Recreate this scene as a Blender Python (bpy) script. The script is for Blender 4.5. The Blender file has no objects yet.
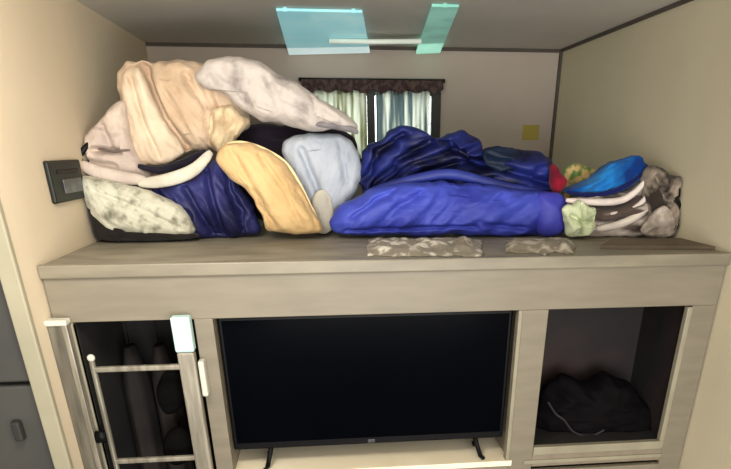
import bpy, bmesh, math, random
from mathutils import Vector, Matrix, noise
random.seed(7)
COL = bpy.context.scene.collection

# ------------------------------------------------------------------ camera
W_PX, H_PX = 731, 469
F = 612.8; CAM = Vector((-.224, -1.819, .286)); YAW = .113; PIT = .475
PPX, PPY = 365.5 + 32.0, 234.5 + 228.6
D, H = 1.711, .721                    # bunk depth, bunk headroom; bunk top is z = 0, cabinet face is y = 0
FLOOR = -1.3

def ray(px, py):
    u, v = (px - PPX) / F, -(py - PPY) / F
    c, s = math.cos(PIT), math.sin(PIT)
    y, z = c + s * v, -s + c * v
    c, s = math.cos(YAW), math.sin(YAW)
    return Vector((c * u + s * y, -s * u + c * y, z))

def at(px, py, Y):
    r = ray(px, py); return CAM + r * ((Y - CAM.y) / r.y)
def atx(px, py, X):
    r = ray(px, py); return CAM + r * ((X - CAM.x) / r.x)
def atz(px, py, Z):
    r = ray(px, py); return CAM + r * ((Z - CAM.z) / r.z)

cam = bpy.data.objects.new('camera', bpy.data.cameras.new('camera'))
COL.objects.link(cam)
cam.location = CAM
cam.rotation_euler = (math.pi / 2 - PIT, 0, -YAW)
cam.data.sensor_width = 36; cam.data.lens = 36 * F / W_PX
cam.data.shift_x = -32.0 / W_PX; cam.data.shift_y = 228.6 / W_PX
cam.data.clip_start = .02
bpy.context.scene.camera = cam

# ------------------------------------------------------------------ materials
def lin(c):
    return tuple(((v / 255) / 12.92 if v / 255 <= .04045 else ((v / 255 + .055) / 1.055) ** 2.4) for v in c) + (1,)

def mat(name, c1, c2=None, scale=8, rough=.7, metal=0, bump=.0, bscale=60, detail=3, stretch=(1, 1, 1), sharp=None, spec=.3, emit=0, sheen=0):
    m = bpy.data.materials.new(name); m.use_nodes = True
    nt = m.node_tree; b = nt.nodes['Principled BSDF']
    b.inputs['Roughness'].default_value = rough; b.inputs['Metallic'].default_value = metal
    b.inputs['Specular IOR Level'].default_value = spec
    if sheen: b.inputs['Sheen Weight'].default_value = sheen
    tc = nt.nodes.new('ShaderNodeTexCoord'); mp = nt.nodes.new('ShaderNodeMapping')
    mp.inputs['Scale'].default_value = stretch
    nt.links.new(tc.outputs['Object'], mp.inputs['Vector'])
    n = nt.nodes.new('ShaderNodeTexNoise'); n.inputs['Scale'].default_value = scale; n.inputs['Detail'].default_value = detail
    nt.links.new(mp.outputs['Vector'], n.inputs['Vector'])
    r = nt.nodes.new('ShaderNodeValToRGB')
    lo, hi = sharp or (.35, .65)
    r.color_ramp.elements[0].position = lo; r.color_ramp.elements[1].position = hi
    r.color_ramp.elements[0].color = lin(c1); r.color_ramp.elements[1].color = lin(c2 or c1)
    nt.links.new(n.outputs['Fac'], r.inputs['Fac'])
    nt.links.new(r.outputs['Color'], b.inputs['Base Color'])
    if emit:
        nt.links.new(r.outputs['Color'], b.inputs['Emission Color']); b.inputs['Emission Strength'].default_value = emit
    if bump:
        n2 = nt.nodes.new('ShaderNodeTexNoise'); n2.inputs['Scale'].default_value = bscale; n2.inputs['Detail'].default_value = 4
        nt.links.new(mp.outputs['Vector'], n2.inputs['Vector'])
        bp = nt.nodes.new('ShaderNodeBump'); bp.inputs['Strength'].default_value = bump; bp.inputs['Distance'].default_value = .01
        nt.links.new(n2.outputs['Fac'], bp.inputs['Height']); nt.links.new(bp.outputs['Normal'], b.inputs['Normal'])
    return m

def wave_mat(name, colours, scale=14, dist=6, rot=(0, 0, 0), rough=.8, bump=.2):
    """banded fabric pattern: colours = [(position, rgb), ...]"""
    m = bpy.data.materials.new(name); m.use_nodes = True
    nt = m.node_tree; b = nt.nodes['Principled BSDF']; b.inputs['Roughness'].default_value = rough
    b.inputs['Specular IOR Level'].default_value = .2
    tc = nt.nodes.new('ShaderNodeTexCoord'); mp = nt.nodes.new('ShaderNodeMapping'); mp.inputs['Rotation'].default_value = rot
    w = nt.nodes.new('ShaderNodeTexWave'); w.inputs['Scale'].default_value = scale; w.inputs['Distortion'].default_value = dist
    w.inputs['Detail'].default_value = 2; w.inputs['Detail Scale'].default_value = 1.2
    r = nt.nodes.new('ShaderNodeValToRGB')
    while len(r.color_ramp.elements) < len(colours): r.color_ramp.elements.new(.5)
    for e, (p, c) in zip(r.color_ramp.elements, colours): e.position = p; e.color = lin(c)
    nt.links.new(tc.outputs['Object'], mp.inputs['Vector']); nt.links.new(mp.outputs['Vector'], w.inputs['Vector'])
    nt.links.new(w.outputs['Fac'], r.inputs['Fac']); nt.links.new(r.outputs['Color'], b.inputs['Base Color'])
    return m

M = {
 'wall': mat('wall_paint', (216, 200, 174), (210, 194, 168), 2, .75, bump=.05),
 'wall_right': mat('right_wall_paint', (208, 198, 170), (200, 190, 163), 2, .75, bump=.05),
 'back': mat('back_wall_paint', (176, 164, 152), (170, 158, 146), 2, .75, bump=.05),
 'ceiling': mat('ceiling_panel', (204, 198, 188), (196, 190, 180), 2, .6, bump=.05),
 'seam': mat('dark_seam', (84, 78, 70), (74, 68, 62), 6, .8),
 'trim': mat('pale_trim', (162, 155, 132), (152, 146, 124), 5, .5),
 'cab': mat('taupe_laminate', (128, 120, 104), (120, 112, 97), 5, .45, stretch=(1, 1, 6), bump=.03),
 'cab_r': mat('taupe_laminate_rail', (134, 123, 107), (126, 115, 100), 5, .45, stretch=(6, 1, 1), bump=.03),  # slightly paler laminate for the right bottom rail
 'lit_edge': mat('lit_edge_laminate', (150, 144, 124), (138, 132, 113), 9, .4),  # paler tone paints the light caught on the openings' inner edges
 'cream': mat('cream_board', (250, 238, 210), (244, 230, 198), 6, .45),
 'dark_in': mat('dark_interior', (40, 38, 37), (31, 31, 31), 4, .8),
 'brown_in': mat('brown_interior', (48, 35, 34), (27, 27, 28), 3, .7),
 'floor': mat('vinyl_floor', (120, 100, 80), (104, 86, 68), 6, .5, stretch=(1, 6, 1)),
 'top': mat('bunk_top_board', (152, 146, 129), (126, 120, 105), 5, .6, bump=.08, stretch=(1, 2, 1)),
 'fridge': mat('dark_grey_steel', (74, 73, 69), (67, 66, 63), 4, .45),
 'black': mat('black_plastic', (12, 12, 14), (8, 8, 10), 6, .45, spec=.15),
 'screen': mat('tv_glass', (4, 5, 9), (3, 4, 7), 3, .2, spec=.02),
 'logo': mat('silver_mark', (90, 92, 96), (76, 78, 82), 30, .4, metal=.6),
 'alu': mat('brushed_aluminium', (164, 157, 142), (128, 122, 108), 10, .38, metal=.35, stretch=(6, 6, .6)),
 'alu_d': mat('grey_aluminium', (124, 120, 108), (94, 90, 80), 9, .4, metal=.35, stretch=(6, 6, .6)),
 'cap': mat('pale_stile_highlight', (206, 204, 188), (194, 194, 180), 9, .35),
 'teal_cap': mat('pale_teal_plastic', (196, 226, 222), (178, 212, 208), 9, .3),
}

# ------------------------------------------------------------------ object helpers
def link(name, bm, m, parent=None, smooth=False):
    bmesh.ops.recalc_face_normals(bm, faces=bm.faces)
    me = bpy.data.meshes.new(name); bm.to_mesh(me); bm.free()
    for p in me.polygons: p.use_smooth = smooth
    o = bpy.data.objects.new(name, me); COL.objects.link(o)
    if m: me.materials.append(m)
    if parent:
        o.parent = parent
        bpy.context.view_layer.update()
        o.matrix_parent_inverse = parent.matrix_world.inverted()
    return o

def thing(name, label, cat, loc=(0, 0, 0), group=None):
    o = bpy.data.objects.new(name, None); COL.objects.link(o); o.location = loc
    o.empty_display_size = .05
    o['label'] = label; o['category'] = cat
    if group: o['group'] = group
    bpy.context.view_layer.update()
    return o
def tag(o, label, cat, group=None):
    o['label'] = label; o['category'] = cat
    if group: o['group'] = group
    return o
def struct(name, bm, m, smooth=False):
    o = link(name, bm, m, None, smooth); o['kind'] = 'structure'; return o

def box(bm, x0, x1, y0, y1, z0, z1, bev=0.0, seg=2):
    r = bmesh.ops.create_cube(bm, size=1)
    vs = r['verts']
    for v in vs:
        v.co = Vector(((x0 + x1) / 2 + v.co.x * (x1 - x0), (y0 + y1) / 2 + v.co.y * (y1 - y0), (z0 + z1) / 2 + v.co.z * (z1 - z0)))
    if bev:
        es = list({e for v in vs for e in v.link_edges})
        bmesh.ops.bevel(bm, geom=es, offset=bev, segments=seg, affect='EDGES', profile=.5)
    return bm
def boxes(*bs, bev=0.0):
    bm = bmesh.new()
    for b in bs: box(bm, *b, bev=bev)
    return bm

def catmull(pts, n, closed=False):
    """resample a polyline smoothly"""
    P = [Vector(p) for p in pts]; L = len(P); out = []
    segs = L if closed else L - 1
    for i in range(segs):
        g = lambda k: P[k % L] if closed else P[max(0, min(L - 1, k))]
        a, b, c, d = g(i - 1), g(i), g(i + 1), g(i + 2)
        for k in range(n):
            t = k / n
            out.append(.5 * ((2 * b) + (c - a) * t + (2 * a - 5 * b + 4 * c - d) * t * t + (3 * b - a - 3 * c + d) * t ** 3))
    if not closed: out.append(P[-1])
    return out

def tube(bm, pts, r, seg=10, taper=None, flat=1.0):
    """round bar along points, capped"""
    pts = [Vector(p) for p in pts]; rings = []
    for i, p in enumerate(pts):
        t = (pts[min(i + 1, len(pts) - 1)] - pts[max(i - 1, 0)]).normalized()
        ref = Vector((0, 1, 0)) if abs(t.y) < .9 else Vector((1, 0, 0))
        a = t.cross(ref).normalized(); b = t.cross(a).normalized()
        rr = r if taper is None else r * taper[min(i, len(taper) - 1)]
        rings.append([bm.verts.new(p + (a * math.cos(q) + b * math.sin(q) * flat) * rr) for q in (2 * math.pi * k / seg for k in range(seg))])
    for A, B in zip(rings, rings[1:]):
        for k in range(seg): bm.faces.new((A[k], A[(k + 1) % seg], B[(k + 1) % seg], B[k]))
    bm.faces.new(rings[0]); bm.faces.new(list(reversed(rings[-1])))
    return bm

def seg_dist(p, a, b):
    ab = b - a; t = max(0, min(1, (p - a).dot(ab) / max(ab.length_squared, 1e-9)))
    return (p - a - ab * t).length

def soft(name, outline, Y, tf, tb, m, parent=None, zmin=0.002, wr=.012, wf=9, wdir=0, wst=2.5, creases=(), e=2.2, N=12, R=36, seed=0, lean=0.0, centre=None):
    """a stuffed or folded cloth body: outline (as seen from the front) at depth Y, bulging tf forward and tb back,
    with wrinkle relief and creases pressed into the front"""
    pts = [at(x, y, Y) for x, y in outline]
    ol = catmull([Vector((p.x, p.z)) for p in pts], N, True)
    n = len(ol)
    cx = sum(p.x for p in ol) / n; cz = sum(p.y for p in ol) / n
    if centre:
        q = at(centre[0], centre[1], Y); cx, cz = q.x, q.z
    c = Vector((cx, cz))
    zlo, zhi = min(p.y for p in ol), max(p.y for p in ol)
    cr = [([Vector((q.x, q.z)) for q in (at(x, y, Y) for x, y in line)], dep, wid) for line, dep, wid in creases]
    bm = bmesh.new(); off = Vector((seed * 3.7, seed * 1.3, seed * 2.1))
    cd, sd = math.cos(wdir), math.sin(wdir)
    def mk(p, s, sign):
        th = (1 - s ** e) ** (1 / e) if s < 1 else 0
        y = -tf * th if sign < 0 else tb * th
        a, b = cd * p.x + sd * p.y, -sd * p.x + cd * p.y        # a runs along the folds
        w = Vector((a * wf / wst, b * wf, sign * .7 + y * 3)) + off
        q = noise.noise(w); q2 = noise.noise(w * 2.3 + Vector((5, 1, 2)))
        q3 = noise.noise(w * 4.9 + Vector((1, 7, 4))); fold = (1 - 2.2 * abs(q)) * .7 + (1 - 2.2 * abs(q2)) * .42 + (1 - 2 * abs(q3)) * .16
        edge = min(1, (1 - s) * 6 + .12)
        d = wr * (fold - .5) * edge
        co = Vector((p.x, Y + y + sign * d, p.y))
        rad = (p - c)
        if rad.length > 1e-5 and s > .6:
            k = wr * (.55 * noise.noise(Vector((p.x * wf * 1.3, p.y * wf * 1.3, 3)) + off) + .3 * noise.noise(Vector((p.x * wf * 4, p.y * wf * 4, 3)) + off))
            rd = rad.normalized(); co.x += rd.x * k; co.z += rd.y * k
        if sign < 0:
            for line, dep, wid in cr:
                dm = min(seg_dist(p, line[i], line[i + 1]) for i in range(len(line) - 1))
                co.y += dep * math.exp(-(dm / wid) ** 2) * edge
        co.y += lean * (p.y - zlo)
        co.z = max(co.z, zmin); co.x = max(-.99, min(.99, co.x))
        return bm.verts.new(co)
    S = [math.sin(math.pi / 2 * k / R) for k in range(R, 0, -1)]
    rim = [mk(p, 1, -1) for p in ol]
    for sign in (-1, 1):
        prev = rim
        for s in S[1:]:
            cur = [mk(c + (p - c) * s, s, sign) for p in ol]
            for i in range(n): bm.faces.new((prev[i], prev[(i + 1) % n], cur[(i + 1) % n], cur[i]))
            prev = cur
        v = mk(c, 0, sign)
        for i in range(n): bm.faces.new((prev[i], prev[(i + 1) % n], v))
    return link(name, bm, m, parent, True)

def strip(name, line, width, Y, thick, m, parent=None, seed=0):
    """a folded hem: a band running along a line"""
    P = catmull([Vector((p.x, p.y, p.z)) for p in (at(x, y, (Y[i] if isinstance(Y, (list, tuple)) else Y)) for i, (x, y) in enumerate(line))], 8)
    bm = bmesh.new()
    n = len(P); tp = [max(.45, math.sin(math.pi * min(1, (i + .6) / n * 1.0)) ** .3) for i in range(n)]
    tube(bm, P, width, 12, tp, thick / width)
    return link(name, bm, m, parent, True)

# ------------------------------------------------------------------ the shell
T = .04
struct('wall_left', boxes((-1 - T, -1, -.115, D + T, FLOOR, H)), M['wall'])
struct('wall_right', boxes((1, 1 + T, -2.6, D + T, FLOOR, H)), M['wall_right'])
struct('floor', boxes((-2.4, 1 + T, -2.6, D + T, FLOOR - .03, FLOOR)), M['floor'])
struct('ceiling', boxes((-2.4, 1 + T, -2.6, D + T, H, H + .03)), M['ceiling'])
wl, wr_ = at(303, 80, D).x, at(441, 80, D).x
wt, wb = at(370, 84, D).z, at(370, 84, D).z - .36
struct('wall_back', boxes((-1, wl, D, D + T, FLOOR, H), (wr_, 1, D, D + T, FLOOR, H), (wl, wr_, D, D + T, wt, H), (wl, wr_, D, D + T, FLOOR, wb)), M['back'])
struct('trim_1', boxes((-1 - T, -.994, -.135, -.113, FLOOR, H), bev=.004), M['trim'])
struct('trim_2', boxes((-.998, .998, D - .012, D - .0005, H - .014, H - .0005)), M['seam'])
struct('trim_3', boxes((.988, .9995, -2.5, D - .014, H - .012, H - .0005)), M['seam'])
struct('trim_4', boxes((.986, .9995, D - .016, D - .0005, .004, H - .014)), M['seam'])

# window in the back wall, light comes through the curtains from outside
wm = mat('black_window_frame', (24, 26, 24), (18, 20, 18), 8, .4)
def frame_bm(x0, x1, z0, z1, t, y0, y1, r=.04):
    bm = bmesh.new()
    def loop(x0, x1, z0, z1, r):
        out = []
        for cx, cz, a0 in ((x1 - r, z1 - r, 0), (x0 + r, z1 - r, 90), (x0 + r, z0 + r, 180), (x1 - r, z0 + r, 270)):
            for k in range(7):
                a = math.radians(a0 + 15 * k); out.append((cx + r * math.cos(a), cz + r * math.sin(a)))
        return out
    A, B = loop(x0, x1, z0, z1, r), loop(x0 + t, x1 - t, z0 + t, z1 - t, max(r - t, .008))
    vs = [[bm.verts.new((x, y, z)) for x, z in L] for L, y in ((A, y0), (B, y0), (B, y1), (A, y1))]
    n = len(A)
    for q in range(4):
        U, V = vs[q], vs[(q + 1) % 4]
        for i in range(n): bm.faces.new((U[i], U[(i + 1) % n], V[(i + 1) % n], V[i]))
    return bm
wf_ = struct('window_1', frame_bm(wl, wr_, wb, wt, .048, D - .012, D + T), wm)
xm = at(371, 110, D).x
link('mullion', boxes((xm - .02, xm + .02, D - .008, D + .02, wb + .02, wt - .02), bev=.003), wm, wf_)
gm = bpy.data.materials.new('window_glass'); gm.use_nodes = True
g = gm.node_tree.nodes['Principled BSDF']; g.inputs['Transmission Weight'].default_value = 1; g.inputs['Roughness'].default_value = .02; g.inputs['Base Color'].default_value = (.95, .98, 1, 1)
for a, b in ((wl + .046, xm - .019), (xm + .019, wr_ - .046)):
    link('pane', boxes((a, b, D + .022, D + .026, wb + .02, wt - .02)), gm, wf_)

def curtain_mat(name, ca, cb, seed):
    m = bpy.data.materials.new(name); m.use_nodes = True
    nt = m.node_tree; b = nt.nodes['Principled BSDF']; b.inputs['Roughness'].default_value = .9
    tc = nt.nodes.new('ShaderNodeTexCoord'); mp = nt.nodes.new('ShaderNodeMapping'); mp.inputs['Scale'].default_value = (22, 1, 1.5); mp.inputs['Location'].default_value = (seed, 0, 0)
    n = nt.nodes.new('ShaderNodeTexNoise'); n.inputs['Scale'].default_value = 1.6; n.inputs['Detail'].default_value = 2
    r = nt.nodes.new('ShaderNodeValToRGB'); e = r.color_ramp.elements
    e[0].position = .40; e[1].position = .56; e[0].color = lin(ca); e[1].color = lin(cb)
    tr = nt.nodes.new('ShaderNodeBsdfTranslucent'); mx = nt.nodes.new('ShaderNodeMixShader'); mx.inputs[0].default_value = .72
    L = nt.links.new
    L(tc.outputs['Object'], mp.inputs['Vector']); L(mp.outputs['Vector'], n.inputs['Vector']); L(n.outputs['Fac'], r.inputs['Fac'])
    L(r.outputs['Color'], tr.inputs['Color']); L(r.outputs['Color'], b.inputs['Base Color'])
    L(b.outputs[0], mx.inputs[1]); L(tr.outputs[0], mx.inputs[2]); L(mx.outputs[0], nt.nodes['Material Output'].inputs[0])
    return m
def curtain(name, x0, x1, z0, z1, y, folds, m):
    bm = bmesh.new(); nx, nz = folds * 10, 10; g_ = []
    for i in range(nx + 1):
        t = i / nx; row = []
        for k in range(nz + 1):
            s = k / nz
            yy = y + .012 * math.sin(t * folds * 2 * math.pi) * (.5 + .5 * s) + .004 * noise.noise(Vector((t * 9, s * 2, x0)))
            row.append(bm.verts.new((x0 + (x1 - x0) * t, yy, z1 + (z0 - z1) * s)))
        g_.append(row)
    for i in range(nx):
        for k in range(nz): bm.faces.new((g_[i][k], g_[i + 1][k], g_[i + 1][k + 1], g_[i][k + 1]))
    return link(name, bm, m, None, True)
c1 = curtain('curtain', wl + .022, xm - .024, wb + .03, wt - .03, D - .034, 6, curtain_mat('sheer_yellow_outdoor_tint', (112, 112, 72), (212, 216, 196), 3))  # yellow green light from outside is put into the cloth colour
tag(c1, 'pleated sheer curtain with painted yellow green daylight tint on left half of the window', 'curtain')
c2 = curtain('curtain', xm + .022, wr_ - .06, wb + .03, wt - .03, D - .034, 6, curtain_mat('sheer_blue_outdoor_tint', (84, 100, 102), (220, 224, 208), 8))  # bluish light from outside is put into the cloth colour
tag(c2, 'pleated sheer curtain with painted bluish white daylight tint on right half of the window', 'curtain')
# scalloped dark valance over the window
vm = mat('maroon_valance', (58, 40, 40), (86, 66, 62), 40, .8, sharp=(.45, .55))
bm = bmesh.new(); n = 64; fr, bk = [], []
for i in range(n + 1):
    t = i / n; x = wl - .008 + (wr_ - wl + .01) * t
    zb_ = wt - .024 - .018 * abs(math.sin(t * 8 * math.pi)); yy = D - .062 + .008 * math.sin(t * 16 * math.pi)
    fr.append([bm.verts.new((x, yy, wt + .012)), bm.verts.new((x, yy - .004, zb_))])
    bk.append([bm.verts.new((x, yy + .01, wt + .012)), bm.verts.new((x, yy + .006, zb_))])
for i in range(n):
    bm.faces.new((fr[i][0], fr[i + 1][0], fr[i + 1][1], fr[i][1])); bm.faces.new((bk[i][0], bk[i][1], bk[i + 1][1], bk[i + 1][0]))
    bm.faces.new((fr[i][0], bk[i][0], bk[i + 1][0], fr[i + 1][0])); bm.faces.new((fr[i][1], fr[i + 1][1], bk[i + 1][1], bk[i][1]))
for i in (0, n): bm.faces.new((fr[i][0], fr[i][1], bk[i][1], bk[i][0]))
val = thing('valance', 'short dark maroon scalloped valance across the top of the window', 'valance', ((wl + wr_) / 2, D - .05, wt))
link('valance_cloth', bm, vm, val)
bm = bmesh.new(); tube(bm, [(wl - .02, D - .045, wt + .012), (wr_ + .012, D - .045, wt + .012)], .008, 10)
link('rod', bm, wm, val, True)
link('bracket', boxes((wl - .012, wl - .004, D - .05, D - .001, wt + .004, wt + .02)), wm, val)
link('bracket', boxes((wr_ + .004, wr_ + .012, D - .05, D - .001, wt + .004, wt + .02)), wm, val)

# ------------------------------------------------------------------ the cabinet under the bunk
XL0, XL1 = -.945, -.61
XT0, XT1 = -.557, .367
XR0, XR1 = .449, .916
ZH, ZT, ZR, ZB = -.154, -.668, -.622, -.70
cab = thing('entertainment_cabinet', 'taupe built-in cabinet with three openings below the bunk', 'cabinet', (0, .2, FLOOR))
link('header_panel', boxes((-.995, .995, 0, .02, ZH, -.032), bev=.002), M['cab'], cab)
for a, b in ((-.995, XL0), (XL1, XT0), (XT1, XR0), (XR1, .995)):
    link('stile', boxes((a, b, 0, .02, FLOOR, ZH), bev=.002), M['cab'], cab)
link('bottom_rail', boxes((XT0, XT1, 0, .02, ZT - .07, ZT - .02), bev=.002), M['cab'], cab)
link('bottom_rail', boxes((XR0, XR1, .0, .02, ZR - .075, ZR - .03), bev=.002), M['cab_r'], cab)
link('bottom_rail', boxes((XL0, XL1, 0, .02, -1.06, -1.0), bev=.002), M['cab'], cab)
# niche linings
link('television_shelf', boxes((XT0 - .01, XT1 + .01, -.002, .44, ZT - .02, ZT), bev=.002), M['cream'], cab)
for a, b in ((XT0 - .018, XT0), (XT1, XT1 + .018)):
    link('niche_side', boxes((a, b, .02, .44, ZT, ZH + .02)), M['cab'], cab)
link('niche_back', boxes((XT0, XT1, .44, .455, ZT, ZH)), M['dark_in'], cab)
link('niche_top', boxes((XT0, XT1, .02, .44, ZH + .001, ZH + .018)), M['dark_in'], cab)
for a, b in ((XT1 - .012, XT1), ):
    link('lit_edge_strip', boxes((a, b, -.002, .03, ZT, ZH), bev=.002), M['lit_edge'], cab)
# right cubby
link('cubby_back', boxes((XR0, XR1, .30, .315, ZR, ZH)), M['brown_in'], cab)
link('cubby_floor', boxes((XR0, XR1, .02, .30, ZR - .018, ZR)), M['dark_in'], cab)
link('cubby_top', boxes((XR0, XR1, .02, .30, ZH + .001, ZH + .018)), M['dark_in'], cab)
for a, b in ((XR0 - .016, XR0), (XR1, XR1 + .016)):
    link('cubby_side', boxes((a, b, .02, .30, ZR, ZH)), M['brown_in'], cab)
link('lit_edge_strip', boxes((XR1 - .016, XR1, -.003, .02, ZR, ZH - .004), bev=.003), M['lit_edge'], cab)
link('lit_edge_strip', boxes((XR0 + .001, XR1, -.003, .02, ZR - .03, ZR), bev=.003), M['lit_edge'], cab)
link('lit_edge_strip', boxes((XR0 - .03, XR1, -.006, .0, ZR - .062, ZR - .048), bev=.002), M['lit_edge'], cab)
# left cubby
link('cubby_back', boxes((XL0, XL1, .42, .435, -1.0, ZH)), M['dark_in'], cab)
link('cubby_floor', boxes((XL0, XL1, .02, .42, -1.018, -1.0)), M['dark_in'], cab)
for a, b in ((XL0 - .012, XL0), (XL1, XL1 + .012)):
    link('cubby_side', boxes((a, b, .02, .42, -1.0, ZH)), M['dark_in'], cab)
link('lit_edge_strip', boxes((XL0 - .014, XL0, -.004, .02, -1.0, ZH - .004), bev=.003), M['lit_edge'], cab)
# lower doors
for a, b in ((XT0, (XT0 + XT1) / 2), ((XT0 + XT1) / 2, XT1), (XR0, XR1)):
    z1 = ZT - .08 if a < .4 else ZR - .085
    d_ = link('door', boxes((a + .004, b - .004, -.012, .012, FLOOR + .08, z1), bev=.004), M['cab'], cab)
    bm = bmesh.new(); xh = b - .04
    tube(bm, [(xh, -.01, z1 - .06), (xh, -.03, z1 - .065), (xh, -.03, z1 - .16), (xh, -.01, z1 - .165)], .005, 8)
    link('handle', bm, M['black'], d_, True)
link('plinth', boxes((XL0, XR1, .03, .05, FLOOR, FLOOR + .08)), M['dark_in'], cab)

bunk = thing('bunk_platform', 'grey taupe bunk platform board with a pale front lip above the cabinet', 'bunk', (0, .85, 0))
link('platform_board', boxes((-.997, .997, .012, D - .002, -.03, 0)), M['top'], bunk)
link('front_lip', boxes((-.998, .998, -.012, .012, -.032, .004), bev=.004), mat('taupe_lip', (132, 125, 108), (120, 113, 98), 6, .4, stretch=(1, 4, 4)), bunk)

# ------------------------------------------------------------------ television
tv = thing('television', 'flat black television standing in the middle opening of the cabinet', 'television', (-.09, .12, ZT))
tx0, tx1 = XT0 + .003, XT1 - .014
tz0 = at(370, 444, .05).z; tz1 = tz0 + .6
tz1 = min(tz1, ZH - .008)
link('cabinet_shell', boxes((tx0, tx1, .05, .085, tz0, tz1), bev=.006), M['black'], tv)
link('rear_housing', boxes((tx0 + .12, tx1 - .12, .08, .12, tz0 + .02, tz1 - .16), bev=.01), M['black'], tv)
link('screen', boxes((tx0 + .012, tx1 - .012, .047, .052, tz0 + .026, tz1 - .012)), M['screen'], tv)
link('logo', boxes(((tx0 + tx1) / 2 - .012, (tx0 + tx1) / 2 + .012, .0465, .051, tz0 + .006, tz0 + .018), bev=.001), M['logo'], tv)
for px in (268, 478):
    x = at(px, 452, .05).x; s = -1 if px < 365 else 1
    bm = bmesh.new()
    tube(bm, [(x - s * .012, .062, tz0 + .006), (x - s * .006, .055, tz0 - .02), (x + s * .004, .03, ZT + .009), (x + s * .010, .012, ZT + .008)], .0078, 8)
    tube(bm, [(x - s * .006, .06, tz0 - .015), (x + s * .003, .12, ZT + .009), (x + s * .006, .14, ZT + .008)], .0075, 8)
    link('foot', bm, M['black'], tv, True)

# ------------------------------------------------------------------ ladder standing in front of the left opening
lad = thing('bunk_ladder', 'aluminium bunk ladder with two rungs in front of the left cabinet opening', 'ladder', (-.78, -.03, FLOOR))
zt_ = at(58, 320, -.03).z
xa = at(46, 321, -.03).x; xb = at(66, 321, -.03).x
link('rail', boxes((xa, xb, -.04, -.012, FLOOR, zt_ - .012), bev=.005), M['alu_d'], lad)
link('rail_edge', boxes((xb - .012, xb + .004, -.046, -.02, FLOOR, zt_ - .012), bev=.003), M['alu'], lad)
link('rail_cap', boxes((xa - .002, xb + .005, -.047, -.01, zt_ - .014, zt_ + .002), bev=.004), M['cap'], lad)
xc, xd = at(172, 321, -.03).x, at(190, 321, -.03).x
rr = link('rail', boxes((xc, xd, -.045, -.012, FLOOR, zt_ - .10), bev=.007), M['alu'], lad)
link('rail_cap', boxes((xc - .002, xd + .002, -.047, -.01, zt_ - .10, zt_ + .002), bev=.006), M['teal_cap'], lad)
link('stile_highlight', boxes((xd + .004, xd + .022, -.04, -.002, zt_ - .24, zt_ - .13), bev=.006), M['cap'], lad)  # pale block standing in for a highlight on the stile
k = at(91, 358, -.028)
bm = bmesh.new(); tube(bm, [(k.x, -.028, FLOOR + .02), (k.x, -.028, k.z - .01)], .0085, 10)
link('inner_post', bm, M['alu_d'], lad, True)
bm = bmesh.new(); bmesh.ops.create_uvsphere(bm, u_segments=14, v_segments=10, radius=.011, matrix=Matrix.Translation((k.x, -.028, k.z)))
link('knob', bm, M['cap'], lad, True)
for py in (368, 460):
    z = at(140, py, -.028).z
    bm = bmesh.new(); box(bm, k.x - .003, xc + .004, -.036, -.02, z - .008, z + .008, .004)
    link('rung', bm, M['alu'], lad)
q = at(92, 436, -.02)
for z in (q.z,):
    bm = bmesh.new(); tube(bm, [(xb + .003, -.03, z), (k.x - .008, -.03, z)], .02, 12, None, .7)
    link('clamp', bm, M['black'], lad, True)

# dark round things behind the right rail
dk = mat('black_soft_fabric', (8, 7, 7), (11, 10, 10), 12, .9, spec=.05)
for (px, py, rx, ry, lab) in ((171, 392, 14, 22, 'black rounded pouch beside the right ladder rail, just under the first rung'),
                              (178, 446, 15, 19, 'black rounded pouch beside the right ladder rail, lower of the two')):
    o = soft('pouch', [(px + rx * math.cos(a), py + ry * math.sin(a)) for a in (2 * math.pi * i / 10 for i in range(10))], .06, .035, .035, dk, zmin=-2, wr=.006, wf=14, R=12, N=4, seed=px)
    tag(o, lab, 'pouch', None)

# hanging clothes inside the left opening
for i, (x, w, c, lab) in enumerate((
        (-.885, .04, ((36, 30, 28), (28, 24, 23)), 'dark brown garment hanging in the left opening, nearest the left rail'),
        (-.79, .04, ((46, 39, 35), (34, 29, 27)), 'dull brown garment hanging in the middle of the left opening'),
        (-.69, .04, ((30, 26, 25), (24, 21, 20)), 'blackish brown garment hanging in the left opening, behind the black pouches'))):
    mm = mat('garment_cloth', c[0], c[1], 6, .9, stretch=(5, 1, .6))
    bm = bmesh.new(); prof = []
    zt2, zb2 = -.30, -.92
    rows = 16; seg = 36
    rings = []
    for r_ in range(rows + 1):
        s = r_ / rows; z = zt2 + (zb2 - zt2) * s
        ww = w * (.45 + .55 * min(1, s * 5)); th = .07 * (.5 + .5 * min(1, s * 4))
        ring = []
        for k2 in range(seg):
            a = 2 * math.pi * k2 / seg
            f = 1 + .14 * math.sin(a * 6 + i) * s
            ring.append(bm.verts.new((x + ww * math.cos(a) * f, .26 + th * math.sin(a) * f, z)))
        rings.append(ring)
    for A, B in zip(rings, rings[1:]):
        for k2 in range(seg): bm.faces.new((A[k2], A[(k2 + 1) % seg], B[(k2 + 1) % seg], B[k2]))
    bm.faces.new(rings[0]); bm.faces.new(rings[-1])
    t_ = thing('hanging_garment', lab, 'clothing', (x, .26, zb2))
    link('cloth', bm, mm, t_, True)
    bm = bmesh.new(); tube(bm, [(x, .26, zt2 - .005), (x, .26, -.235), (x, .27, -.215), (x, .26, -.20), (x, .25, -.215)], .003, 6)
    link('hanger_hook', bm, M['black'], t_, True)
rod = link('closet_rod', tube(bmesh.new(), [(XL0, .26, -.207), (XL1, .26, -.207)], .0055, 10), M['logo'], cab, True)

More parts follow.
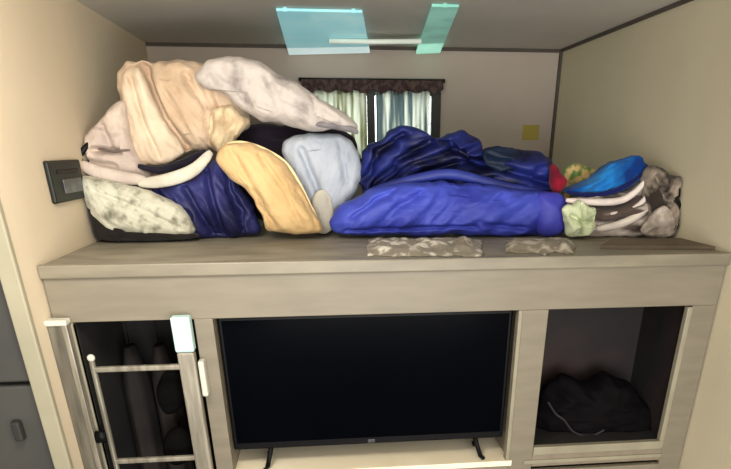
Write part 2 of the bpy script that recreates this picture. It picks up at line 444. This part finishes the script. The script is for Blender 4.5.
# crumpled dark bag and cables in the right cubby
bg = thing('dark_bag', 'crumpled black bag lying in the right cabinet opening', 'bag', (.6, .15, ZR))
soft('bag_body', [(536, 447), (538, 408), (544, 388), (562, 374), (584, 380), (606, 372), (628, 382), (642, 398), (658, 408), (660, 428), (652, 441), (600, 446)], .17, .08, .08,
     mat('black_nylon', (9, 8, 10), (16, 14, 16), 9, .8, spec=.05), bg, zmin=ZR + .003, wr=.03, wf=9, R=22, seed=4, centre=(598, 412))
bm = bmesh.new()
tube(bm, catmull([at(548, 402, .085), at(556, 414, .078), at(564, 420, .075), at(574, 432, .075), at(590, 436, .078), at(604, 430, .078)], 6), .004, 8)
link('drawstring', bm, mat('grey_cord', (46, 41, 43), (36, 32, 34), 20, .7), bg, True)

# ------------------------------------------------------------------ refrigerator at far left
fr = thing('refrigerator', 'dark grey two-door refrigerator beyond the pale wall trim at far left', 'refrigerator', (-1.35, .2, FLOOR))
zs = at(25, 384, -.10).z
link('body', boxes((-1.66, -1.05, -.06, .45, FLOOR + .02, .60)), M['fridge'], fr)
link('upper_door', boxes((-1.66, -1.05, -.10, -.062, zs + .006, .60), bev=.006), M['fridge'], fr)
ld_ = link('lower_door', boxes((-1.66, -1.05, -.10, -.062, FLOOR + .08, zs - .006), bev=.006), M['fridge'], fr)
q = at(19, 430, -.11)
link('handle', boxes((q.x - .012, q.x + .012, -.128, -.099, q.z - .03, q.z + .03), bev=.006), mat('charcoal_handle', (52, 51, 48), (46, 45, 43), 6, .6), ld_)

# control panel on the left wall
a, b = atx(46, 180, -1), atx(79, 180, -1)
z1, z0 = atx(62, 160, -1).z, atx(62, 202, -1).z
y0, y1 = min(a.y, b.y), max(a.y, b.y)
pn = thing('wall_panel', 'dark square control panel fixed to the left wall beside the speckled pillow', 'panel', (-1, (y0 + y1) / 2, z0))
gk = mat('green_black_plastic', (26, 32, 24), (18, 22, 18), 10, .5)
link('housing', boxes((-.9995, -.985, y0, y1, z0, z1), bev=.005), gk, pn)
link('display', boxes((-.986, -.981, y0 + (y1 - y0) * .3, y1 - (y1 - y0) * .12, z0 + (z1 - z0) * .2, z0 + (z1 - z0) * .55), bev=.002), mat('grey_display', (92, 92, 94), (58, 60, 60), 30, .3), pn)
link('rocker', boxes((-.986, -.982, y0 + (y1 - y0) * .2, y1 - (y1 - y0) * .15, z0 + (z1 - z0) * .68, z0 + (z1 - z0) * .78), bev=.002), M['black'], pn)

# yellow note on the back wall
q0, q1 = at(523, 125, D), at(538, 140, D)
tag(link('sticky_note', boxes((q0.x, q1.x, D - .004, D - .0005, q1.z, q0.z), bev=.001), mat('yellow_paper', (166, 150, 70), (158, 142, 74), 20, .8)),
    'small yellow note stuck on the back wall right of the window', 'note')

# ------------------------------------------------------------------ ceiling panels
def quad_panel(name, corners, thick, m, parent):
    """flat slab from four corner points"""
    bm = bmesh.new(); P = [Vector(c) for c in corners]
    nrm = (P[1] - P[0]).cross(P[3] - P[0]).normalized() * thick
    A = [bm.verts.new(p) for p in P]; B = [bm.verts.new(p + nrm) for p in P]
    bm.faces.new(A); bm.faces.new(list(reversed(B)))
    for i in range(4): bm.faces.new((A[i], A[(i + 1) % 4], B[(i + 1) % 4], B[i]))
    return link(name, bm, m, parent)
teal = mat('teal_diffuser', (138, 200, 210), (160, 214, 216), 5, .35, emit=.6)
green = mat('mint_diffuser', (150, 214, 196), (120, 184, 170), 6, .35, emit=.4)
whitep = mat('white_rim', (208, 226, 226), (196, 220, 220), 8, .35, emit=.95)
yb = D - .03
A_, B_ = atz(276, 8, H - .004), atz(362, 5, H - .004)
ym = max(A_.y, B_.y); A_, B_ = at(276, 8, A_.y), at(362, 5, A_.y)
A_.z = B_.z = H - .012
C_, D_ = at(370, 53, yb), at(289, 55, yb)
pl = thing('ceiling_light', 'wide pale teal light panel hung under the ceiling at the back wall', 'light', ((A_ + C_) / 2))
def lerp(a, b, t): return a + (b - a) * t
quad_panel('diffuser', (A_, B_, lerp(B_, C_, .8), lerp(A_, D_, .8)), .008, teal, pl)
quad_panel('lower_rim', (lerp(A_, D_, .8), lerp(B_, C_, .8), C_, D_), .010, whitep, pl)
for P_ in (A_, B_):
    s = .03 if P_ is A_ else -.03
    link('mount', boxes((P_.x + s - .006, P_.x + s + .006, P_.y + .004, P_.y + .02, P_.z - .001, H - .0005)), teal, pl)
yn = atz(445, 4, H - .004).y
E_, F_ = at(432, 0, yn), at(459, 2, yn); E_.z = F_.z = H - .012
G_, H_ = at(440, 53, yb), at(416, 54, yb)
pl2 = thing('ceiling_light', 'narrow slanting mint light strip hung under the ceiling right of the wide panel', 'light', ((E_ + G_) / 2))
quad_panel('diffuser', (E_, F_, lerp(F_, G_, .72), lerp(E_, H_, .72)), .008, green, pl2)
quad_panel('lower_rim', (lerp(E_, H_, .72), lerp(F_, G_, .72), G_, H_), .010, mat('mint_rim', (168, 236, 212), (150, 220, 196), 8, .35, emit=.95), pl2)
link('mount', boxes(((E_.x + F_.x) / 2 - .006, (E_.x + F_.x) / 2 + .006, yn + .004, yn + .02, H - .013, H - .0005)), green, pl2)
R1, R2 = lerp(B_, C_, .55), lerp(E_, H_, .58)
bm = bmesh.new(); tube(bm, [(R1.x - .16, R1.y - .004, R1.z - .014), (R1.x, R1.y - .004, R1.z - .014), (R2.x, R2.y - .004, R2.z - .012)], .009, 10)
link('linking_rail', bm, mat('pale_rail', (220, 226, 214), (206, 214, 202), 9, .4, emit=.3), pl, True)

# ------------------------------------------------------------------ bedding and bags on the bunk
SF = dict(rough=.9, spec=.1, sheen=.1, bump=.6, bscale=38)
duf = thing('duffel_bag', 'pale mauve grey bag with painted gap shade behind the cream blanket', 'bag', (-.72, .78, 0))
soft('bag_body', [(76, 174), (76, 160), (80, 148), (92, 132), (103, 118), (114, 106), (126, 103), (129, 118), (134, 140), (142, 160), (150, 174), (140, 182), (100, 178), (84, 176)], .60, .06, .09,
     mat('mauve_grey_canvas', (200, 184, 170), (176, 160, 152), 9, **SF), duf, wr=.022, wf=8, seed=1, centre=(112, 152), e=3,
     creases=[([(98, 150), (124, 151)], .03, .010), ([(106, 126), (116, 148)], .02, .012), ([(88, 160), (120, 166)], .02, .01)])
soft('bag_base', [(80, 172), (100, 170), (150, 172), (182, 178), (184, 205), (170, 222), (110, 224), (88, 205)], .62, .05, .08,
     mat('grey_canvas_base', (150, 140, 134), (120, 112, 108), 9, **SF), duf, wr=.012, wf=8, seed=31, R=14)
strip('edge_shade', [(92, 141), (85, 148), (80, 156), (82, 162)], .009, [.56, .545, .54, .53], .008, M['black'], duf)  # black strip paints the gap shadow at the bag's left edge
strip('seam', [(98, 149), (112, 151), (130, 150)], .004, .537, .006, mat('grey_brown_seam', (110, 98, 92), (92, 82, 78), 14, **SF), duf)
strip('lining_or_gap_shade', [(119, 106), (122, 118), (127, 134), (132, 152), (138, 164)], .011, .60, .016, mat('gap_shade_cloth', (40, 34, 34), (30, 26, 28), 14, **SF), duf)  # dark strip paints the shadow in the gap beside the cream blanket

spk = thing('speckled_pillow', 'pale grey green speckled pillow lying in front on the left end of the bunk', 'pillow', (-.68, .47, 0))
soft('pillow_body', [(79, 186), (83, 177), (100, 178), (128, 185), (160, 195), (183, 209), (195, 226), (190, 235), (150, 237), (112, 234), (96, 222), (85, 204)], .48, .07, .07,
     mat('speckled_cotton', (196, 194, 176), (116, 114, 98), 26, sharp=(.50, .72), **SF), spk, wr=.014, wf=12, wdir=-.6, seed=2, zmin=.012,
     creases=[([(100, 190), (140, 206), (182, 226)], .010, .008)])
soft('under_shade', [(84, 204), (93, 218), (104, 230), (150, 234), (192, 233), (196, 238), (150, 241), (104, 240), (92, 232)], .47, .045, .05,
     mat('pillow_under_shade', (40, 36, 34), (30, 28, 28), 20, **SF), spk, wr=.004, wf=10, R=10, seed=3)  # dark body paints the contact shade beneath the pillow

nav = thing('navy_sleeping_bag', 'dark navy rolled sleeping bag between the speckled and yellow pillows', 'sleeping bag', (-.42, .58, 0))
soft('bag_body', [(150, 187), (176, 181), (206, 168), (224, 162), (238, 176), (248, 200), (260, 228), (246, 236), (205, 238), (192, 232), (182, 215), (160, 198)], .57, .08, .08,
     mat('navy_nylon', (20, 23, 60), (46, 48, 104), 5, .5, spec=.3, stretch=(2, 1, 1), bump=.1), nav, wr=.026, wf=11, wdir=-1.0, wst=3, seed=5, centre=(212, 205),
     creases=[([(208, 172), (225, 232)], .04, .012), ([(190, 188), (215, 234)], .03, .010), ([(228, 170), (246, 228)], .03, .010)])

crm = thing('cream_blanket', 'thick cream peach blanket folded over the top of the left pile', 'blanket', (-.55, .72, .18))
CF = mat('cream_fleece', (216, 192, 166), (190, 164, 136), 7, **SF)
soft('blanket_body', [(119, 84), (121, 70), (128, 63), (150, 61), (174, 61), (202, 63), (226, 72), (241, 92), (252, 118), (246, 132), (236, 140), (224, 152), (212, 148), (206, 150), (186, 154), (162, 162), (142, 163), (134, 148), (126, 118)], .70, .10, .10,
     CF, crm, zmin=.15, wr=.030, wf=8, wdir=-1.1, wst=3.2, seed=6, centre=(182, 112), e=3.2,
     creases=[([(148, 68), (156, 92), (170, 120), (190, 148)], .07, .014), ([(205, 82), (222, 118), (228, 146)], .04, .012), ([(190, 80), (212, 110), (212, 140)], .03, .012), ([(136, 118), (150, 155)], .02, .016)])
soft('folded_edge', [(121, 84), (124, 71), (132, 67), (142, 72), (152, 98), (164, 120), (182, 146), (180, 156), (160, 165), (142, 165), (134, 150), (127, 118)], .605, .03, .05,
     mat('cream_fleece_light', (220, 202, 178), (196, 174, 148), 7, **SF), crm, zmin=.15, wr=.020, wf=9, wdir=-1.2, wst=3.5, seed=16, R=18, centre=(146, 125), e=3,
     creases=[([(132, 80), (144, 120), (160, 156)], .02, .010)])
soft('gathered_hem', [(212, 112), (228, 106), (242, 112), (248, 124), (240, 136), (226, 152), (212, 148), (206, 132)], .605, .025, .04,
     mat('cream_fleece_hem', (222, 204, 168), (176, 150, 118), 20, **SF), crm, zmin=.15, wr=.020, wf=14, wdir=1.2, wst=3, seed=36, R=14)
strip('dark_trim', [(138, 166), (158, 170), (180, 165), (196, 157), (206, 151)], .013, .535, .010, mat('black_trim_cloth', (36, 32, 44), (26, 24, 34), 20, **SF), crm)
strip('lower_flap', [(81, 164), (92, 170), (108, 175), (126, 178), (146, 180)], .022, [.515, .50, .495, .495, .49], .014, mat('mauve_flap', (206, 192, 180), (182, 168, 158), 9, **SF), duf)
strip('white_lining', [(138, 183), (156, 182), (178, 177), (196, 168), (211, 152)], .020, [.49, .485, .485, .49, .53], .010, mat('white_lining_cloth', (216, 210, 196), (190, 184, 168), 9, **SF), crm)

yel = thing('yellow_pillow', 'warm yellow tan pillow leaning at the front beside the navy sleeping bag', 'pillow', (-.25, .48, 0))
soft('pillow_body', [(217, 160), (221, 147), (228, 143), (246, 143), (266, 150), (286, 163), (300, 184), (312, 208), (324, 229), (312, 234), (282, 233), (267, 231), (262, 214), (248, 192), (230, 178)], .47, .07, .07,
     mat('yellow_tan_cotton', (218, 186, 136), (196, 162, 114), 6, **SF), yel, wr=.018, wf=8, wdir=-.9, wst=3.5, seed=8, centre=(268, 188), e=2.8,
     creases=[([(232, 150), (250, 178), (276, 228)], .018, .012), ([(262, 156), (286, 190), (304, 228)], .012, .010), ([(300, 190), (318, 226)], .012, .01)])
strip('piping', [(219, 158), (223, 148), (232, 143), (246, 143), (266, 150), (286, 163), (300, 184), (312, 208), (321, 225)], .005, .465, .005, mat('pale_yellow_piping', (242, 218, 168), (230, 202, 146), 10, **SF), yel)

drk = soft('dark_blanket', [(236, 130), (262, 124), (300, 126), (345, 132), (356, 142), (352, 170), (330, 215), (270, 222), (244, 205), (234, 150)], .84, .07, .12,
     mat('dark_plum_fleece', (46, 36, 48), (34, 28, 40), 8, **SF), wr=.016, wf=8, seed=9)
tag(drk, 'dark plum blanket bundled underneath the white pillow', 'blanket')

lbl = thing('light_blue_pillow', 'pale blue grey pillow standing between the yellow pillow and blue bedding', 'pillow', (-.08, .6, 0))
soft('pillow_body', [(284, 146), (302, 134), (334, 134), (356, 148), (361, 172), (354, 194), (340, 212), (330, 228), (312, 226), (300, 196), (290, 168)], .64, .07, .07,
     mat('pale_blue_cotton', (184, 190, 200), (164, 172, 184), 6, **SF), lbl, wr=.018, wf=8, wdir=1.2, wst=3, seed=10, centre=(326, 172), e=2.8,
     creases=[([(302, 150), (318, 190), (322, 222)], .03, .012), ([(338, 142), (346, 180)], .015, .012)])
soft('pillow_hem', [(313, 198), (322, 190), (330, 196), (333, 212), (332, 229), (326, 233), (318, 232), (313, 216)], .56, .012, .03,
     mat('cream_hem', (196, 190, 174), (172, 168, 158), 8, **SF), lbl, wr=.008, wf=14, wdir=1.5, seed=11, R=12)

wht = thing('white_pillow', 'plump off-white pillow tilted on top of the pile left of the window', 'pillow', (-.18, .60, .33))
soft('pillow_body', [(197, 78), (203, 64), (212, 58), (232, 57), (258, 62), (290, 79), (318, 97), (342, 112), (356, 124), (354, 132), (340, 128), (318, 131), (290, 126), (262, 121), (240, 107), (222, 92), (206, 89)], .55, .08, .08,
     mat('off_white_cotton', (196, 187, 180), (136, 128, 126), 14, sharp=(.5, .72), **SF), wht, zmin=.28, wr=.018, wf=8, wdir=-.5, wst=3, seed=12, centre=(268, 96), e=2.4,
     creases=[([(312, 98), (322, 124)], .02, .010), ([(222, 74), (250, 105)], .016, .016), ([(270, 80), (284, 120)], .012, .014)])
strip('pillow_corner', [(316, 124), (334, 126), (350, 129), (358, 133)], .010, .50, .010, mat('grey_cotton_corner', (150, 144, 144), (110, 106, 110), 14, **SF), wht)

roy = thing('royal_blue_sleeping_bag', 'bright royal blue sleeping bag lying along the front of the bunk', 'sleeping bag', (.28, .5, 0))
RB = mat('royal_blue_nylon', (48, 58, 156), (70, 84, 192), 5, .5, spec=.3, stretch=(1, 1, 2), bump=.1)
soft('bag_body', [(329, 224), (342, 206), (368, 191), (400, 183), (442, 181), (482, 185), (520, 190), (545, 192), (556, 205), (552, 226), (530, 235), (470, 235), (400, 234), (345, 234)], .50, .09, .10,
     RB, roy, wr=.026, wf=10, wdir=.75, wst=3, seed=13, centre=(440, 210), e=2.6,
     creases=[([(352, 216), (372, 200), (392, 190)], .018, .008), ([(375, 226), (395, 205), (420, 192)], .018, .008), ([(500, 200), (515, 190)], .02, .02), ([(345, 229), (400, 226), (470, 224)], .02, .006), ([(480, 222), (520, 226)], .015, .008)])
soft('end_flap', [(538, 193), (560, 193), (567, 205), (566, 222), (560, 233), (540, 235), (534, 215)], .45, .045, .08,
     mat('violet_blue_nylon', (60, 62, 166), (72, 74, 182), 5, .5, spec=.3, bump=.1), roy, wr=.008, wf=9, seed=14, R=14)

nt_ = thing('navy_comforter', 'crumpled navy blue comforter heaped on top of the royal blue sleeping bag', 'comforter', (.3, .62, .1))
soft('comforter_body', [(357, 170), (364, 149), (384, 139), (404, 127), (420, 127), (434, 137), (450, 131), (468, 133), (486, 149), (506, 149), (534, 152), (550, 164), (553, 184), (544, 194), (500, 190), (460, 186), (420, 183), (388, 186), (366, 193)], .64, .12, .12,
     mat('navy_satin', (10, 13, 44), (40, 52, 134), 6, .5, spec=.3, bump=.15, stretch=(1, 1, 2)), nt_, zmin=.10, wr=.055, wf=7, wdir=.35, wst=2.6, seed=15, centre=(450, 166), e=2.6, R=40, N=14,
     creases=[([(372, 186), (395, 160), (430, 142)], .05, .012), ([(420, 172), (470, 160), (540, 182)], .05, .012), ([(362, 180), (380, 152), (404, 136)], .04, .010), ([(440, 140), (480, 165)], .04, .012), ([(386, 182), (412, 162), (450, 150)], .03, .010)])
strip('rolled_edge', [(364, 194), (388, 186), (420, 178), (450, 174), (480, 180), (510, 187), (544, 192)], .017, .515, .014, mat('mid_blue_satin', (46, 60, 148), (28, 38, 106), 8, .5, spec=.4), nt_)
soft('lining_or_gap_shade', [(484, 150), (500, 147), (518, 152), (522, 164), (508, 172), (488, 166)], .545, .02, .04, mat('dark_teal_lining', (12, 24, 46), (16, 34, 58), 8, .6), nt_, zmin=.1, wr=.016, wf=14, R=12, seed=17)

tag(soft('red_cloth', [(551, 168), (555, 165), (560, 173), (566, 182), (562, 191), (555, 194), (550, 184)], .50, .03, .03, mat('red_cotton', (150, 26, 48), (100, 22, 40), 12, **SF), wr=.010, wf=14, R=10, seed=18, zmin=.05),
    'small red cloth tucked at the right end of the navy comforter', 'cloth')
tag(soft('green_cloth', [(562, 178), (568, 166), (578, 164), (592, 168), (600, 176), (596, 200), (592, 222), (570, 224), (562, 200)], .66, .03, .03, mat('green_yellow_print', (96, 130, 70), (206, 176, 120), 40, sharp=(.42, .58), **SF), wr=.008, wf=14, R=12, seed=19, zmin=.002),
    'small green and yellow printed cloth behind the bright blue towel', 'cloth')

zeb = thing('patterned_blanket', 'folded white blanket with dark brown wavy bands at the right end', 'blanket', (.72, .45, 0))
ZM = mat('brown_white_pattern', (214, 202, 192), (88, 76, 70), 9, sharp=(.50, .60), stretch=(.45, 1, 1.5), **SF)
soft('blanket_body', [(563, 206), (574, 197), (600, 195), (626, 190), (640, 178), (650, 170), (660, 180), (662, 205), (656, 236), (620, 238), (580, 236), (566, 230)], .45, .065, .08,
     ZM, zeb, wr=.026, wf=11, wdir=.35, wst=3, seed=20, centre=(620, 212), e=3,
     creases=[([(572, 205), (610, 205), (640, 192), (652, 178)], .035, .009), ([(590, 222), (625, 220), (648, 204)], .035, .009)])
WF = mat('white_fleece_fold', (226, 214, 206), (206, 192, 186), 12, **SF)
strip('top_fold', [(566, 200), (592, 202), (618, 201), (634, 193), (650, 176)], .012, .385, .012, WF, zeb)
strip('middle_fold', [(610, 214), (626, 212), (640, 204), (652, 190)], .010, .385, .010, WF, zeb)
strip('lower_fold', [(596, 229), (614, 226), (634, 218), (648, 208)], .014, .382, .012, mat('white_fleece_fold_b', (228, 218, 206), (200, 188, 180), 12, **SF), zeb)

tau = thing('taupe_blanket', 'mottled taupe blanket with dark folds rounding off the right pile', 'blanket', (.88, .44, 0))
soft('blanket_body', [(646, 178), (650, 166), (658, 166), (668, 174), (680, 181), (682, 192), (677, 200), (682, 218), (686, 234), (664, 238), (650, 237), (648, 210)], .37, .05, .08,
     mat('taupe_mottled', (156, 142, 126), (52, 45, 40), 11, sharp=(.46, .58), **SF), tau, wr=.028, wf=10, wdir=1.1, wst=2.5, seed=21, centre=(664, 208), e=3,
     creases=[([(652, 176), (664, 200), (682, 202)], .03, .010), ([(655, 230), (668, 210), (676, 190)], .02, .01)])
soft('pale_fold', [(642, 232), (650, 216), (664, 206), (673, 216), (674, 233), (660, 237)], .325, .02, .03, mat('pale_grey_fleece', (210, 198, 186), (130, 118, 106), 16, **SF), tau, wr=.014, wf=14, R=12, seed=22)
strip('dark_binding', [(676, 196), (679, 206), (682, 220), (685, 233)], .007, .345, .015, mat('black_binding', (30, 26, 24), (24, 20, 20), 10, **SF), tau)

blu = thing('bright_blue_towel', 'bright azure blue towel draped over the patterned blanket', 'towel', (.7, .48, .15))
soft('towel_body', [(568, 190), (586, 181), (606, 167), (622, 158), (638, 159), (648, 166), (640, 177), (626, 188), (604, 193), (580, 194)], .47, .05, .06,
     mat('azure_terry', (36, 128, 204), (14, 52, 122), 8, **SF), blu, zmin=.1, wr=.036, wf=10, wdir=.6, wst=3, seed=23, centre=(614, 179), e=2.8)
strip('navy_border', [(568, 193), (590, 195), (612, 192), (632, 182), (648, 168)], .008, [.43, .42, .415, .415, .43], .008, mat('navy_border_cloth', (24, 30, 88), (20, 24, 70), 10, **SF), blu)

tag(soft('pale_green_cloth', [(565, 210), (571, 205), (579, 203), (586, 207), (593, 208), (594, 216), (596, 224), (593, 230), (590, 236), (578, 236), (569, 236), (567, 226), (565, 219)], .365, .03, .03,
     mat('pale_green_knit', (214, 222, 184), (168, 178, 140), 14, **SF), wr=.03, wf=13, R=18, seed=24, creases=[([(570, 215), (580, 222), (590, 218)], .02, .006), ([(580, 206), (578, 232)], .02, .005)]), 'crumpled pale green cloth between the blue sleeping bag and patterned blanket', 'cloth')

# loose cloths lying flat on the front of the bunk
def flat_cloth(name, px0, px1, py0, py1, m, seed, label):
    bm = bmesh.new(); nx, ny = 70, 22; top = []
    for i in range(nx + 1):
        row = []
        for j in range(ny + 1):
            s, t = i / nx, j / ny
            px = px0 + (px1 - px0) * s + 4 * noise.noise(Vector((t * 3, seed, s)))
            py = py0 + (py1 - py0) * t + 3.0 * noise.noise(Vector((s * 6, seed, 7))) * (1 if t > .5 else .3)
            p = atz(px, py, 0)
            e_ = min(1, min(s, 1 - s) * 9, min(t, 1 - t) * 5)
            h = .004 + e_ * (.010 + .022 * abs(noise.noise(Vector((p.x * 11, p.y * 16, seed * 2.3)))) + .010 * noise.noise(Vector((p.x * 30, p.y * 30, seed))))
            row.append(bm.verts.new((p.x, max(p.y, .016), max(.003, h))))
        top.append(row)
    bot = [[bm.verts.new((v.co.x, v.co.y, .001)) for v in row] for row in top]
    for G in (top, bot):
        for i in range(nx):
            for j in range(ny): bm.faces.new((G[i][j], G[i + 1][j], G[i + 1][j + 1], G[i][j + 1]))
    for i in range(nx):
        for j in (0, ny): bm.faces.new((top[i][j], top[i + 1][j], bot[i + 1][j], bot[i][j]))
    for j in range(ny):
        for i in (0, nx): bm.faces.new((top[i][j], top[i][j + 1], bot[i][j + 1], bot[i][j]))
    return tag(link(name, bm, m, None, True), label, 'cloth')
FM = mat('grey_white_mottled', (134, 126, 112), (214, 208, 196), 24, sharp=(.50, .62), **SF)
FM2 = mat('taupe_white_mottled', (132, 124, 108), (188, 180, 164), 20, sharp=(.50, .64), **SF)
flat_cloth('crumpled_cloth', 368, 482, 241, 257, FM, 3, 'flat grey and white mottled cloth lying before the middle of the blue sleeping bag')
flat_cloth('crumpled_cloth', 506, 574, 242, 254, FM2, 5, 'small flat taupe mottled cloth lying before the right end of the blue bag')
# thin dark board at the right end
bm = bmesh.new()
P = [atz(600, 249, .0), atz(722, 250, .0), atz(700, 241, .0), atz(612, 242, .0)]
A = [bm.verts.new((min(p.x, .994), p.y, .001)) for p in P]; B = [bm.verts.new((min(p.x, .994), p.y, .011)) for p in P]
bm.faces.new(A); bm.faces.new(B)
for i in range(4): bm.faces.new((A[i], A[(i + 1) % 4], B[(i + 1) % 4], B[i]))
tag(link('thin_board', bm, mat('dark_brown_board', (112, 98, 80), (92, 80, 66), 6, .6)), 'thin dark taupe board lying flat at the right front corner of the bunk', 'board')

# ------------------------------------------------------------------ light
def area(name, loc, target, size, power, colour, sy=None):
    l = bpy.data.lights.new(name, 'AREA'); l.energy = power; l.color = colour; l.size = size
    if sy: l.shape = 'RECTANGLE'; l.size_y = sy
    o = bpy.data.objects.new(name, l); COL.objects.link(o); o.location = loc
    o.rotation_euler = (Vector(target) - Vector(loc)).to_track_quat('-Z', 'Y').to_euler()
    return o
area('room_lamp', (-.60, -.80, .60), (-.95, .3, .15), .4, 21, (1, .95, .85))
area('room_lamp_rear', (.2, -2.1, .62), (.1, .3, -.1), .7, 12, (1, .96, .90))
area('rear_fill', (.1, -2.5, -.3), (.1, 1.2, .75), 1.5, 85, (1, .985, .955), .9)  # added fill from behind the camera, brightens ceiling and back wall
area('daylight', ((wl + wr_) / 2, D + .5, (wb + wt) / 2 + .05), ((wl + wr_) / 2, D, (wb + wt) / 2), .9, 22, (.97, 1, .96))
w = bpy.data.worlds.new('world'); bpy.context.scene.world = w; w.use_nodes = True
bgn = w.node_tree.nodes['Background']; bgn.inputs[0].default_value = (1, .95, .88, 1); bgn.inputs[1].default_value = .8
sc = bpy.context.scene
sc.view_settings.view_transform = 'Standard'; sc.view_settings.look = 'None'; sc.view_settings.exposure = -.42
